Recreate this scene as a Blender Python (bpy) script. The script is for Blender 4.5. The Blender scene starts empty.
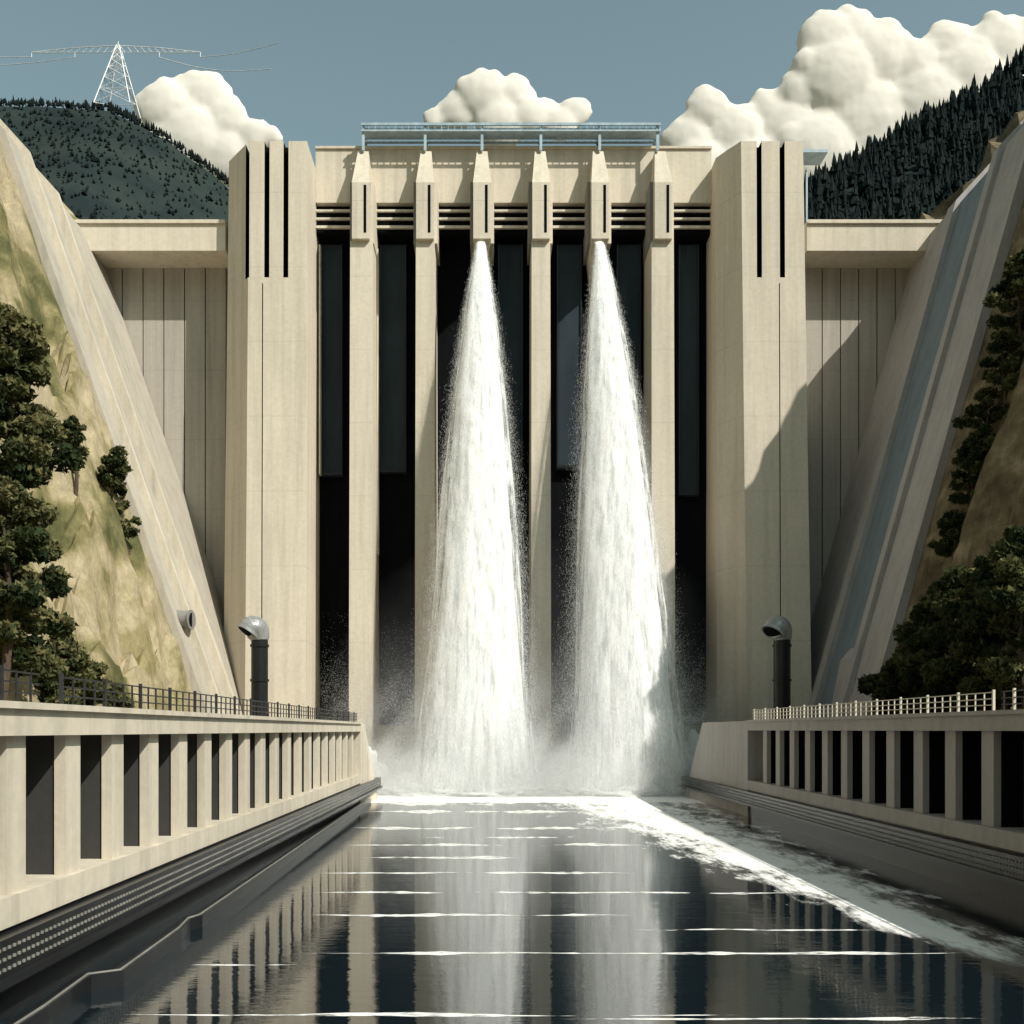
import bpy, math, random, time
import numpy as np
from mathutils import Vector, noise, Matrix
import bmesh
random.seed(7)
T0 = time.time()
def tick(s): print('TICK', s, round(time.time() - T0, 1))
scene = bpy.context.scene
NV = noise.noise

# ------------------------------------------------------------------ helpers
def new_mat(name):
    m = bpy.data.materials.new(name); m.use_nodes = True
    nt = m.node_tree; nt.nodes.clear()
    out = nt.nodes.new('ShaderNodeOutputMaterial')
    return m, nt, out
def N(nt, t, **kw):
    n = nt.nodes.new(t)
    for k, v in kw.items(): setattr(n, k, v)
    return n
def L(nt, a, b): nt.links.new(a, b)
def coords(nt, scale):
    tc = N(nt, 'ShaderNodeTexCoord'); mp = N(nt, 'ShaderNodeMapping')
    mp.inputs['Scale'].default_value = scale
    L(nt, tc.outputs['Object'], mp.inputs['Vector']); return mp.outputs['Vector']
def noise_tex(nt, scale, vec, detail=6, rough=0.6):
    n = N(nt, 'ShaderNodeTexNoise'); n.inputs['Scale'].default_value = scale
    n.inputs['Detail'].default_value = detail; n.inputs['Roughness'].default_value = rough
    L(nt, vec, n.inputs['Vector']); return n.outputs['Fac']
def ramp(nt, fac, stops):
    r = N(nt, 'ShaderNodeValToRGB'); e = r.color_ramp.elements
    while len(e) < len(stops): e.new(0.5)
    for el, (p, c) in zip(e, stops):
        el.position = p; el.color = (c[0], c[1], c[2], 1) if not isinstance(c, (int, float)) else (c, c, c, 1)
    L(nt, fac, r.inputs['Fac']); return r.outputs['Color']
def mixc(nt, fac, a, b, mode='MIX'):
    m = N(nt, 'ShaderNodeMix', data_type='RGBA', blend_type=mode)
    if isinstance(fac, (int, float)): m.inputs[0].default_value = fac
    else: L(nt, fac, m.inputs[0])
    for s, v in ((6, a), (7, b)):
        if isinstance(v, tuple): m.inputs[s].default_value = (*v, 1)
        else: L(nt, v, m.inputs[s])
    return m.outputs[2]
def mth(nt, op, a, b=None, c=None, clamp=False):
    m = N(nt, 'ShaderNodeMath', operation=op, use_clamp=clamp)
    for i, v in enumerate((a, b, c)):
        if v is None: continue
        if isinstance(v, (int, float)): m.inputs[i].default_value = v
        else: L(nt, v, m.inputs[i])
    return m.outputs[0]
def maprange(nt, v, a, b, c=0.0, d=1.0, smooth=True):
    m = N(nt, 'ShaderNodeMapRange'); m.interpolation_type = 'SMOOTHSTEP' if smooth else 'LINEAR'
    L(nt, v, m.inputs[0])
    for i, x in zip((1, 2, 3, 4), (a, b, c, d)): m.inputs[i].default_value = x
    return m.outputs[0]

def concrete(name, col, dark=0.76, joints=True, streak=0.5, rough=0.85):
    m, nt, out = new_mat(name)
    big = noise_tex(nt, 0.06, coords(nt, (1, 1, 1)), 5)
    fine = noise_tex(nt, 1.6, coords(nt, (1, 1, 1)), 8, 0.7)
    st = noise_tex(nt, 1.0, coords(nt, (0.7, 0.7, 0.03)), 6, 0.65)
    c0 = col; c1 = tuple(x * dark for x in col)
    base = ramp(nt, big, [(0.3, c1), (0.62, c0)])
    base = mixc(nt, 0.55, base, c0)
    sm = ramp(nt, st, [(0.45, 1.0), (0.72, 0.62)])
    base = mixc(nt, streak, base, sm, 'MULTIPLY')
    fm = ramp(nt, fine, [(0.3, 0.9), (0.7, 1.05)])
    base = mixc(nt, 1.0, base, fm, 'MULTIPLY')
    if joints:
        tc = N(nt, 'ShaderNodeTexCoord'); sp = N(nt, 'ShaderNodeSeparateXYZ'); L(nt, tc.outputs['Object'], sp.inputs[0])
        fz = mth(nt, 'FRACT', mth(nt, 'DIVIDE', sp.outputs[2], 12.2))
        j = mth(nt, 'LESS_THAN', fz, 0.009)
        base = mixc(nt, mth(nt, 'MULTIPLY', j, 0.22), base, tuple(x * 0.3 for x in col))
    b = N(nt, 'ShaderNodeBsdfPrincipled'); b.inputs['Roughness'].default_value = rough; b.inputs['Specular IOR Level'].default_value = .25
    L(nt, base, b.inputs['Base Color'])
    bp = N(nt, 'ShaderNodeBump'); bp.inputs['Strength'].default_value = 0.2; bp.inputs['Distance'].default_value = 0.12
    L(nt, fine, bp.inputs['Height']); L(nt, bp.outputs[0], b.inputs['Normal'])
    L(nt, b.outputs[0], out.inputs[0]); return m

def plain(name, col, rough=0.6, metal=0.0, var=0.25, scale=0.8, spec=.4):
    m, nt, out = new_mat(name)
    f = noise_tex(nt, scale, coords(nt, (1, 1, 0.3)), 6, 0.65)
    c = ramp(nt, f, [(0.3, tuple(x * (1 - var) for x in col)), (0.7, tuple(x * (1 + var) for x in col))])
    b = N(nt, 'ShaderNodeBsdfPrincipled'); b.inputs['Roughness'].default_value = rough; b.inputs['Metallic'].default_value = metal
    b.inputs['Specular IOR Level'].default_value = spec
    L(nt, c, b.inputs['Base Color']); L(nt, b.outputs[0], out.inputs[0]); return m

M_CREAM = concrete('concrete_cream', (0.66, 0.592, 0.48))
M_WALL = concrete('concrete_channel', (0.61, 0.547, 0.44), joints=False, streak=0.7)
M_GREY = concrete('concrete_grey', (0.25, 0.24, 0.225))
M_PANEL = concrete('concrete_panel', (0.42, 0.385, 0.33), streak=0.7)
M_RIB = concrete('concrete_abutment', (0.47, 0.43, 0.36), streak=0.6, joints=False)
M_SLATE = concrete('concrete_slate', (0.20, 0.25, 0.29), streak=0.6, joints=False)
M_DARKC = concrete('concrete_recess_shade', (0.05, 0.048, 0.045), streak=0.6, joints=False)  # recess shade put into the colour of the channel wall gaps
M_DARKG = concrete('concrete_recess_grey', (0.20, 0.19, 0.17), streak=0.6, joints=False)  # mid-dark grey of the fins in the left wall recesses
M_LILAC = concrete('concrete_cool_grey', (0.42, 0.40, 0.385), joints=False)
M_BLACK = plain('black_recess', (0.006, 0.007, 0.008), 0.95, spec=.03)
M_GATE = plain('gate_steel', (0.030, 0.042, 0.052), 0.9, 0.0, spec=.1, scale=.2)
M_STEELBLUE = plain('painted_steel_light', (0.36, 0.46, 0.52), 0.5)
M_RAIL = plain('railing_steel', (0.035, 0.035, 0.035), 0.5, 0.3)
M_RAILC = plain('railing_cream', (0.6, 0.55, 0.45), 0.5)
M_TRIM = plain('wet_black_trim', (0.014, 0.015, 0.016), 0.3)
M_STUD = plain('stud_steel', (0.24, 0.23, 0.21), 0.5)
M_PIPE = plain('pipe_dark', (0.02, 0.022, 0.024), 0.35, 0.4)
M_PIPEHEAD = plain('pipe_head', (0.30, 0.31, 0.31), 0.4, 0.3)
M_PYLON = plain('galvanised_steel', (0.8, 0.82, 0.82), 0.6, 0.0)
M_BARK = plain('bark', (0.07, 0.05, 0.035), 0.9, 0, 0.4, 3)
M_GROUND = plain('woodland_floor', (0.04, 0.048, 0.03), 0.95, 0, 0.4, .02, spec=.05)

class MB:
    def __init__(s): s.v = []; s.f = []; s.m = []
    def poly(s, pts, m=0):
        i = len(s.v); s.v += [tuple(p) for p in pts]; s.f.append(tuple(range(i, i + len(pts)))); s.m.append(m)
    def prism(s, bot, top, m=0):
        i = len(s.v); n = len(bot); s.v += [tuple(p) for p in bot] + [tuple(p) for p in top]
        s.f.append(tuple(i + k for k in reversed(range(n)))); s.m.append(m)
        s.f.append(tuple(i + n + k for k in range(n))); s.m.append(m)
        for k in range(n):
            k2 = (k + 1) % n
            s.f.append((i + k, i + k2, i + n + k2, i + n + k)); s.m.append(m)
    def box(s, x0, x1, y0, y1, z0, z1, m=0):
        s.prism([(x0, y0, z0), (x1, y0, z0), (x1, y1, z0), (x0, y1, z0)],
                [(x0, y0, z1), (x1, y0, z1), (x1, y1, z1), (x0, y1, z1)], m)
    def tube(s, pts, rad, seg=8, m=0, cap=True):
        pts = [Vector(p) for p in pts]; n = len(pts)
        if isinstance(rad, (int, float)): rad = [rad] * n
        base = len(s.v); prev = None
        for i, p in enumerate(pts):
            t = (pts[min(i + 1, n - 1)] - pts[max(i - 1, 0)]).normalized()
            if prev is None:
                a = Vector((0, 0, 1)) if abs(t.z) < 0.9 else Vector((1, 0, 0))
                u = t.cross(a).normalized()
            else: u = (prev - t * prev.dot(t)).normalized()
            prev = u; w = t.cross(u)
            for k in range(seg):
                an = 2 * math.pi * k / seg
                s.v.append(tuple(p + (u * math.cos(an) + w * math.sin(an)) * rad[i]))
        for i in range(n - 1):
            for k in range(seg):
                k2 = (k + 1) % seg
                s.f.append((base + i * seg + k, base + i * seg + k2, base + (i + 1) * seg + k2, base + (i + 1) * seg + k)); s.m.append(m)
        if cap:
            s.f.append(tuple(base + k for k in reversed(range(seg)))); s.m.append(m)
            s.f.append(tuple(base + (n - 1) * seg + k for k in range(seg))); s.m.append(m)
    def build(s, name, mats, parent=None, smooth=False, bevel=0):
        me = bpy.data.meshes.new(name); me.from_pydata(s.v, [], s.f)
        for m in mats: me.materials.append(m)
        me.polygons.foreach_set('material_index', s.m)
        if smooth: me.polygons.foreach_set('use_smooth', [True] * len(me.polygons))
        me.update()
        o = bpy.data.objects.new(name, me); scene.collection.objects.link(o)
        if parent: o.parent = parent
        if bevel:
            b = o.modifiers.new('bevel', 'BEVEL'); b.width = bevel; b.segments = 2; b.limit_method = 'ANGLE'
        return o
def empty(name):
    e = bpy.data.objects.new(name, None); scene.collection.objects.link(e); return e
def flakes(name, P, U, W, mats, parent=None, mi=None):
    n = len(P); V = np.stack([P - U * .5 - W * .33, P + U * .5 - W * .33, P + W * .67], 1).reshape(-1, 3)
    me = bpy.data.meshes.new(name); me.vertices.add(3 * n); me.vertices.foreach_set('co', V.ravel().astype(np.float32))
    me.loops.add(3 * n); me.loops.foreach_set('vertex_index', np.arange(3 * n, dtype=np.int32))
    me.polygons.add(n); me.polygons.foreach_set('loop_start', np.arange(0, 3 * n, 3, dtype=np.int32)); me.polygons.foreach_set('loop_total', np.full(n, 3, dtype=np.int32))
    for m in mats: me.materials.append(m)
    if mi is not None: me.polygons.foreach_set('material_index', mi.astype(np.int32))
    me.update(calc_edges=True)
    o = bpy.data.objects.new(name, me); scene.collection.objects.link(o)
    if parent: o.parent = parent
    return o
rs = np.random.RandomState(5)
def runit(n):
    v = rs.normal(size=(n, 3)); return v / np.linalg.norm(v, axis=1)[:, None]

# Dam laid out in image pixel coordinates: 6 pixels = 1 m on the y=170.67 m plane; d scales to other planes
D0 = 1024 / 6.0
def EX(u, d=D0): return (u - 490) * d / 1024
def EZ(v, d=D0): return 10 + (730 - v) * d / 1024

# ------------------------------------------------------------------ dam
dam = empty('concrete_dam')
def tower(name, ring_top, ring_bot, ztop, slots, seams):
    b = MB()
    b.prism([(x, y, -2) for x, y in ring_bot], [(x, y, ztop) for x, y in ring_top])
    o = b.build(name, [M_CREAM, M_BLACK], dam)
    c = MB()
    for (x0, x1, y0, y1, z0, z1) in slots + seams: c.box(x0, x1, y0, y1, z0, z1)
    co = c.build('cutter', [M_BLACK])
    bo = o.modifiers.new('b', 'BOOLEAN'); bo.object = co; bo.operation = 'DIFFERENCE'; bo.solver = 'EXACT'
    dg = bpy.context.evaluated_depsgraph_get()
    me = bpy.data.meshes.new_from_object(o.evaluated_get(dg))
    o.modifiers.clear(); o.data = me; bpy.data.objects.remove(co)
    while len(me.materials) < 2: me.materials.append(M_BLACK)
    for p in me.polygons:
        cc = p.center; p.material_index = 0
        for (x0, x1, y0, y1, z0, z1) in slots + seams:
            if x0 - .01 <= cc.x <= x1 + .01 and z0 - .01 <= cc.z <= z1 + .01 and cc.y <= y1 + .01 and p.area < 400 and cc.y > y0 and cc.z < ztop - .5:
                p.material_index = 1
    bv = o.modifiers.new('bevel', 'BEVEL'); bv.width = .1; bv.segments = 1; bv.limit_method = 'ANGLE'
    return o
TF = 167.0
def tx(u): return EX(u, TF)
ZT = EZ(141, TF)
lt_top = [(tx(249), TF), (tx(307), TF), (tx(307), 188), (EX(229, 173), 188), (EX(229, 173), 173)]
lt_bot = [(tx(246), TF - 1.2), (tx(306), TF - 1.2), (tx(306), 188), (EX(222, 173), 188), (EX(222, 173), 173)]
tower('tower_left', lt_top, lt_bot, ZT,
      [(tx(u) - .4, tx(u) + .4, TF - 5, TF + (5 if u < 252 else 1.8), EZ(278, TF), ZT + 3) for u in (247, 267, 286)],
      [(tx(263) - .07, tx(263) + .07, TF - 5, TF + .5, 0, EZ(284, TF))])
rt_top = [(tx(741), TF), (tx(803), TF), (tx(803), 188), (37.9, 188), (37.9, 172), (39.3, 169.5)]
rt_bot = [(tx(746), TF - 1.2), (tx(811), TF - 1.2), (tx(811), 188), (37.9, 188), (37.9, 171), (39.4, 168.7)]
tower('tower_right', rt_top, rt_bot, ZT,
      [(tx(u) - .4, tx(u) + .4, TF - 5, TF + 1.8, EZ(278, TF), ZT + 3) for u in (759, 782)],
      [(tx(779) - .07, tx(779) + .07, TF - 5, TF + .5, 0, EZ(284, TF))])

b = MB()
X0, X1 = tx(307) + .01, 37.89
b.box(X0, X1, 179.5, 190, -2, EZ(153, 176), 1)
b.box(X0, X1, 175.2, 179.4, EZ(205, 176), EZ(152, 176), 0)
b.box(X0, X1, 174.9, 180.0, EZ(151.8, 176), EZ(149.5, 176), 0)
for v0, v1 in ((210, 212), (218, 220), (226, 228.5)):
    b.box(X0, X1, 175.3, 175.8, EZ(v1, 175.5), EZ(v0, 175.5), 2)
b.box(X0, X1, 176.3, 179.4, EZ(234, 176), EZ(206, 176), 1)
piers = [361, 425, 482, 541, 600, 663]
edges = [(316, 350), (375, 414), (436, 469), (493, 531), (552, 590), (612, 649), (674, 707)]
for i, (a, c) in enumerate(edges):
    if i == 2: continue
    gb = (475, 472, 470, 470, 468, 472, 495)[i]
    xa, xb = EX(a + 5, 178), EX(c - 8, 178)
    b.box(xa, xb, 178.3, 179.4, EZ(gb, 178), EZ(244, 178), 3)
    b.box(xa, xa + .25, 178.0, 178.29, EZ(gb, 178), EZ(244, 178), 4)
    b.box(xb - .25, xb, 178.0, 178.29, EZ(gb, 178), EZ(244, 178), 4)
    b.box(xa + .26, xb - .26, 178.0, 178.29, EZ(gb, 178), EZ(gb - 3, 178), 4)
for u, v0, v1 in ((320, 246, 475), (378, 250, 555), (654, 250, 480)):
    b.box(EX(u, 177) - .12, EX(u, 177) + .12, 176.5, 177.9, EZ(v1, 177), EZ(v0, 177), 2)
b.build('spillway_body', [M_CREAM, M_BLACK, M_RAILC, M_GATE, M_PIPE], dam)

b = MB()
for i, u in enumerate(piers):
    d = 170.0
    xc = EX(u, d)
    zt = EZ(141, d); zs = EZ(184, d); zb = EZ(240, d)
    b.prism([(xc - 1.5, d - .5, zs), (xc + 1.5, d - .5, zs), (xc + 1.5, 179.6, zs), (xc - 1.5, 179.6, zs)],
            [(xc - .9, d + 3, zt), (xc + .9, d + 3, zt), (xc + .9, 179.6, zt), (xc - .9, 179.6, zt)], 0)
    b.box(xc - 1.45, xc + 1.45, d - .5, 179.6, zb, zs, 0)
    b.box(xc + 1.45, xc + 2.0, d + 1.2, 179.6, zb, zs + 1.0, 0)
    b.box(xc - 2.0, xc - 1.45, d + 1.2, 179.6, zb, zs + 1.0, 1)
    b.box(xc + .5, xc + .95, d - .56, d - .5, zb + 1, zs - .4, 2)
    if i in (2, 4):
        b.prism([(xc - .9, d + 3, zb - 1.6), (xc + .9, d + 3, zb - 1.6), (xc + .9, 179.6, zb - 5), (xc - .9, 179.6, zb - 5)],
                [(xc - 1.4, d - .2, zb), (xc + 1.4, d - .2, zb), (xc + 1.4, 179.6, zb), (xc - 1.4, 179.6, zb)], 0)
    else:
        hw = 1.85 if i in (0, 5) else 1.55
        b.prism([(xc - hw - .15, d - .6, -2), (xc + hw + .15, d - .6, -2), (xc + hw + .15, 179.6, -2), (xc - hw - .15, 179.6, -2)],
                [(xc - hw, d + .3, zb), (xc + hw, d + .3, zb), (xc + hw, 179.6, zb), (xc - hw, 179.6, zb)], 0)
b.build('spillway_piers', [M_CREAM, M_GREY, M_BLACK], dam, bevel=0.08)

b = MB()
for left in (True, False):
    ua, ub = (60, 226) if left else (804, 950)
    WY = 180.0
    xa, xb = EX(ua, WY), EX(ub, WY)
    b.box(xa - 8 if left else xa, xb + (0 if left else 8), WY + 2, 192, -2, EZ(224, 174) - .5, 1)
    b.box(EX(78 if left else 806, 174), EX(226 if left else 943, 174), 173.5, 191, EZ(252, 174), EZ(225.5, 174), 0)
    b.box(EX(76 if left else 806, 174), EX(226 if left else 945, 174), 173.1, 191.2, EZ(225.4, 174), EZ(222, 174), 0)
    n = 8; wd = (xb - xa) / n
    for k in range(n):
        b.box(xa + k * wd + .1, xa + (k + 1) * wd - .1, WY, WY + 1.9, -2, EZ(267, WY), 2)
b.build('wing_walls', [M_CREAM, M_BLACK, M_PANEL], dam)

b = MB()
ga, gb_ = EX(361, 172), EX(661, 172)
for y in (172, 175.5):
    b.box(ga, gb_, y, y + .3, EZ(125, 172), EZ(122.5, 172), 0)
    b.box(ga, gb_, y, y + .3, EZ(131, 172), EZ(129.5, 172), 0)
    for k in range(46):
        x = ga + .2 + (gb_ - ga - .4) * k / 45
        b.box(x - .05, x + .05, y + .08, y + .2, EZ(129.5, 172), EZ(125, 172), 0)
for u in [363, 425, 482, 541, 600, 658]:
    x = EX(u, 172)
    for y in (172, 175.5):
        b.box(x - .22, x + .22, y + .31, y + .7, EZ(149, 172), EZ(122.5, 172), 0)
b.box(ga, gb_, 172.4, 175.4, EZ(128, 172), EZ(126.6, 172), 0)
b.build('crest_gantry', [M_STEELBLUE], dam)
b = MB()
b.box(tx(786), tx(838), 172, 176, ZT + 1.0, ZT + 1.5, 0)
for u in (790, 800): b.box(tx(u) - .15, tx(u) + .15, 173.5, 173.9, ZT - .1, ZT + 1.0, 0)
b.box(EX(807, 172) - .12, EX(807, 172) + .12, 172, 172.3, EZ(222, 172), EZ(172, 172), 0)
b.build('crest_platform', [M_STEELBLUE], dam)
tick('dam')

# ------------------------------------------------------------------ terrain
def smooth(a, b_, x):
    t = max(0, min(1, (x - a) / (b_ - a))); return t * t * (3 - 2 * t)
def profile(x, y):
    if x < -41:
        P = [(41, 10.8), (41.7, 15), (69.2, 94), (100, 128), (170, 150), (400, 165)]
        a = -x
    elif x > 52.5:
        P = [(52.5, 10.8), (53.3, 15), (75.5, 94), (106, 127), (170, 150), (400, 165)]; a = x
    elif x <= -21.4 or x >= 34.5: return 10.75
    else: return -3.0 if y < 171 else 10.75
    for (p0, z0), (p1, z1) in zip(P, P[1:]):
        if a <= p1: z = z0 + (z1 - z0) * (a - p0) / (p1 - p0); break
    else: z = P[-1][1]
    if x > 0: z = 10.8 + (z - 10.8) * (0.12 + 0.88 * smooth(95, 123, y))  # right slope shaped lower towards the camera so sun reaches jets and foam
    return z
def terr(x, y):
    z = profile(x, y)
    if z > 11:
        rib = 1 - smooth(0, 8, max(0, (141 if x > 0 else 146) - y)) if y < 176 else (0.0 if y > 185 else 1 - smooth(176, 185, y))
        amp = (1 - rib) * min(1, (z - 11) / 8)
        n = noise.fractal(Vector((x * .07, y * .045, 3.1)), 1.0, 2.1, 5)
        n2 = abs(noise.fractal(Vector((x * .16 + y * .09, y * .07 - x * .02, 9.1)), 1.0, 2.1, 4))
        z += amp * (n * 9.0 - n2 * 11.0 + 2.8)
        z -= rib * .4
    return z
xs = [-400, -330, -270, -220, -180, -150, -130]
x = -120
while x < -75: xs.append(x); x += 2.5
while x < -41.0: xs.append(x); x += .7
xs += [-41, -35, -28, -25, -21.4, -21.3, 0, 34.4, 34.5, 38, 42, 47, 52.5]
x = 53.3
while x < 80: xs.append(x); x += .6
while x < 120: xs.append(x); x += 2.5
xs += [130, 150, 180, 220, 270, 330, 400]
ys = []
y = -120
while y < 60: ys.append(y); y += 10
while y < 178: ys.append(y); y += 1.2
while y < 330: ys.append(y); y += 6
v = [(x, y, terr(x, y)) for y in ys for x in xs]; nx = len(xs)
f = [(j * nx + i, j * nx + i + 1, (j + 1) * nx + i + 1, (j + 1) * nx + i) for j in range(len(ys) - 1) for i in range(nx - 1)]
m, nt, out = new_mat('hillside_soil_grass')
n1 = noise_tex(nt, 0.075, coords(nt, (1, 1, 1)), 7, 0.58); n2 = noise_tex(nt, 0.9, coords(nt, (1, 1, .5)), 8, 0.7)
n3 = noise_tex(nt, 0.16, coords(nt, (1, 1, 1.6)), 7, 0.65)
grass = ramp(nt, n1, [(0.36, (0.115, 0.115, 0.05)), (0.43, (0.24, 0.21, 0.10)), (0.48, (0.38, 0.32, 0.19)), (0.56, (0.48, 0.405, 0.27)), (0.64, (0.30, 0.255, 0.13))])
rock = ramp(nt, n3, [(0.35, (0.09, 0.075, 0.045)), (0.55, (0.20, 0.165, 0.10)), (0.7, (0.38, 0.32, 0.22))])
tc = N(nt, 'ShaderNodeTexCoord'); sp = N(nt, 'ShaderNodeSeparateXYZ'); L(nt, tc.outputs['Object'], sp.inputs[0])
side = maprange(nt, sp.outputs[0], -10, 20)
col = mixc(nt, side, grass, rock)
col = mixc(nt, 1.0, col, ramp(nt, n2, [(0.3, 0.7), (0.7, 1.12)]), 'MULTIPLY')
bs = N(nt, 'ShaderNodeBsdfPrincipled'); bs.inputs['Roughness'].default_value = .95
bs.inputs['Specular IOR Level'].default_value = .1
L(nt, col, bs.inputs['Base Color']); bp = N(nt, 'ShaderNodeBump'); bp.inputs['Strength'].default_value = .8; bp.inputs['Distance'].default_value = .6
L(nt, n2, bp.inputs['Height']); L(nt, bp.outputs[0], bs.inputs['Normal']); L(nt, bs.outputs[0], out.inputs[0]); M_TERR = m
me = bpy.data.meshes.new('valley_terrain'); me.from_pydata(v, [], f); me.materials.append(M_TERR)
o = bpy.data.objects.new('valley_terrain', me); scene.collection.objects.link(o)
b = MB(); b.poly([(-9000, -9000, -6), (9000, -9000, -6), (9000, 9000, -6), (-9000, 9000, -6)])
b.build('ground', [M_GROUND])
tick('terrain')

def rib(sgn, bands, P):
    b = MB()
    for (y0, y1, t, mi) in bands:
        for (p, q) in zip(P, P[1:]):
            a0, z0 = p; a1, z1 = q
            b.prism([(sgn * (a0 - t), y0, z0 + t * .3), (sgn * (a0 - t), y1, z0 + t * .3), (sgn * (a0 + 3), y1, z0 - 1), (sgn * (a0 + 3), y0, z0 - 1)][::(1 if sgn < 0 else -1)],
                    [(sgn * (a1 - t), y0, z1 + t * .3), (sgn * (a1 - t), y1, z1 + t * .3), (sgn * (a1 + 3), y1, z1 - 1), (sgn * (a1 + 3), y0, z1 - 1)][::(1 if sgn < 0 else -1)], mi)
    return b
P = [(40.3, 10.8), (41.7, 15), (69.2, 94), (100, 128), (130, 142)]
b = rib(-1, [(144, 149, 1.0, 1), (149.005, 150, 1.9, 0), (150.005, 160, .3, 1), (160.005, 161.2, 1.4, 0), (161.205, 179.9, .6, 1)], P)
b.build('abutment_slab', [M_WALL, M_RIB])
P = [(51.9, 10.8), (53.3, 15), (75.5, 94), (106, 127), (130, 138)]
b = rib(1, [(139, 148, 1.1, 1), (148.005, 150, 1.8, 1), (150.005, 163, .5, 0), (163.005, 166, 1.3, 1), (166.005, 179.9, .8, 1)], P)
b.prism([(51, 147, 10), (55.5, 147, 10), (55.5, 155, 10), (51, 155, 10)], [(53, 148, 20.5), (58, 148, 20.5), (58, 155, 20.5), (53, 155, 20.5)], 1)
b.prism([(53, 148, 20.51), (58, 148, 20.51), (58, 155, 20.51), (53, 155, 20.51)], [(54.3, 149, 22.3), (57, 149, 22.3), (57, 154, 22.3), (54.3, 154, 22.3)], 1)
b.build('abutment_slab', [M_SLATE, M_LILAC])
b = MB()
cx, cy, cz = -43.8, 147.0, 26.0
b.tube([(cx - 1.5, cy, cz), (cx + .9, cy - .3, cz - .2)], [1.25, 1.25], 20, 0)
b.tube([(cx + .91, cy - .3, cz - .2), (cx + 1.05, cy - .32, cz - .2)], [1.45, 1.45], 20, 1)
b.tube([(cx + 1.06, cy - .32, cz - .2), (cx + 1.08, cy - .32, cz - .2)], [1.0, 1.0], 20, 2)
b.build('drain_outlet', [M_GREY, M_GREY, M_BLACK])

# ------------------------------------------------------------------ channel walls
def channel_wall(sgn, X, y1, zt, yend, mats):
    b = MB()
    def bx(a0, a1, ya, yb, z0, z1, m=0):
        xa, xb = sorted((X + sgn * a0, X + sgn * a1)); b.box(xa, xb, ya, yb, z0, z1, m)
    y0 = -20
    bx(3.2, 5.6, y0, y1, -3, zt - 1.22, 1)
    bx(-.35, 5.7, y0, y1, zt - 1.2, zt - .25, 0)
    bx(-.55, 5.8, y0, y1, zt - .248, zt, 0)
    bx(-.3, 3.19, y0, y1, 3.15, 4.2, 0)
    bx(-.1, 3.19, y0, y1, -3, 3.14, 2)
    bx(-.8, -.11, y0, yend, 1.75, 3.0, 2)
    bx(-1.05, -.12, y0, yend, 1.45, 1.74, 2)
    y = y0 + 1.0
    while y < y1 - 2:
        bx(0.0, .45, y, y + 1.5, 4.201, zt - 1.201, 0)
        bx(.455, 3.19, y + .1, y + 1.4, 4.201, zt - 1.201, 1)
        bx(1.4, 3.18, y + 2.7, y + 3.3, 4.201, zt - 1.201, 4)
        y += 5.0
    a = X - sgn * .3; c = X + sgn * 4.7
    bot = [(a, y1 + .01, -3), (a - sgn * 0.6, yend, -3), (c, yend + 2, -3), (c, y1 + .01, -3)]
    top = [(a, y1 + .01, zt - .1), (a + sgn * .6, yend - 11, zt - .1), (c, yend - 9, zt - .1), (c, y1 + .01, zt - .1)]
    if sgn < 0: bot.reverse(); top.reverse()
    b.prism(bot, top, 3)
    y = 20
    while y < yend - 1:
        for z in (2.0, 2.35, 2.7):
            xx = X - sgn * .8
            xa, xb = sorted((xx, xx - sgn * .07)); b.box(xa, xb, y, y + .11, z - .05, z + .05, 5)
        y += .36
    return b.build('channel_wall', mats, bevel=0)
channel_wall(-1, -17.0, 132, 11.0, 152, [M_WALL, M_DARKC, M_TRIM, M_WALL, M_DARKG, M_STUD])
channel_wall(1, 30.0, 118, 11.15, 157, [M_LILAC, M_BLACK, M_TRIM, M_LILAC, M_DARKC, M_STUD])  # right recesses backed in black, their shade put into the colour

def railing(X, y0, y1, z, mats, name='guard_railing'):
    b = MB()
    y = y0; i = 0
    while y <= y1:
        r = .07 if i % 4 == 0 else .035
        b.box(X - r, X + r, y - r, y + r, z, z + (1.25 if i % 4 == 0 else 1.1), 1 if i % 4 == 0 and mats[1] is M_RAILC else 0)
        y += 1.15; i += 1
    for h in (.35, .72, 1.1):
        b.box(X - .04, X + .04, y0, y1, z + h - .03, z + h + .03, 0)
    return b.build(name, mats)
railing(-17.0, 8, 38.6, 11.0, [M_RAIL, M_RAIL]); railing(-17.0, 40.6, 131, 11.0, [M_RAIL, M_RAIL])
railing(30.0, 8, 60, 11.15, [M_RAIL, M_RAILC]); railing(30.0, 61, 117, 11.15, [M_RAILC, M_RAILC])

b = MB()
path = [(-14.6, 10), (-15.0, 34.8), (-15.3, 39.3), (-14.3, 40.0), (-14.6, 48.5), (-14.9, 51), (-14.6, 52), (-16.6, 150)]
for (xa, ya), (xb, yb) in zip(path, path[1:]):
    b.prism([(xa - .5, ya, -1), (xa, ya, -1), (xb, yb, -1), (xb - .5, yb, -1)], [(xa - .5, ya, .62), (xa, ya, .62), (xb, yb, .62), (xb - .5, yb, .62)], 0)
    b.prism([(xa - .16, ya, .62), (xa - .1, ya, .62), (xb - .1, yb, .62), (xb - .16, yb, .62)], [(xa - .16, ya, .68), (xa - .1, ya, .68), (xb - .1, yb, .68), (xb - .16, yb, .68)], 1)
b.build('channel_kerb', [M_TRIM, M_STUD])

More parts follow.
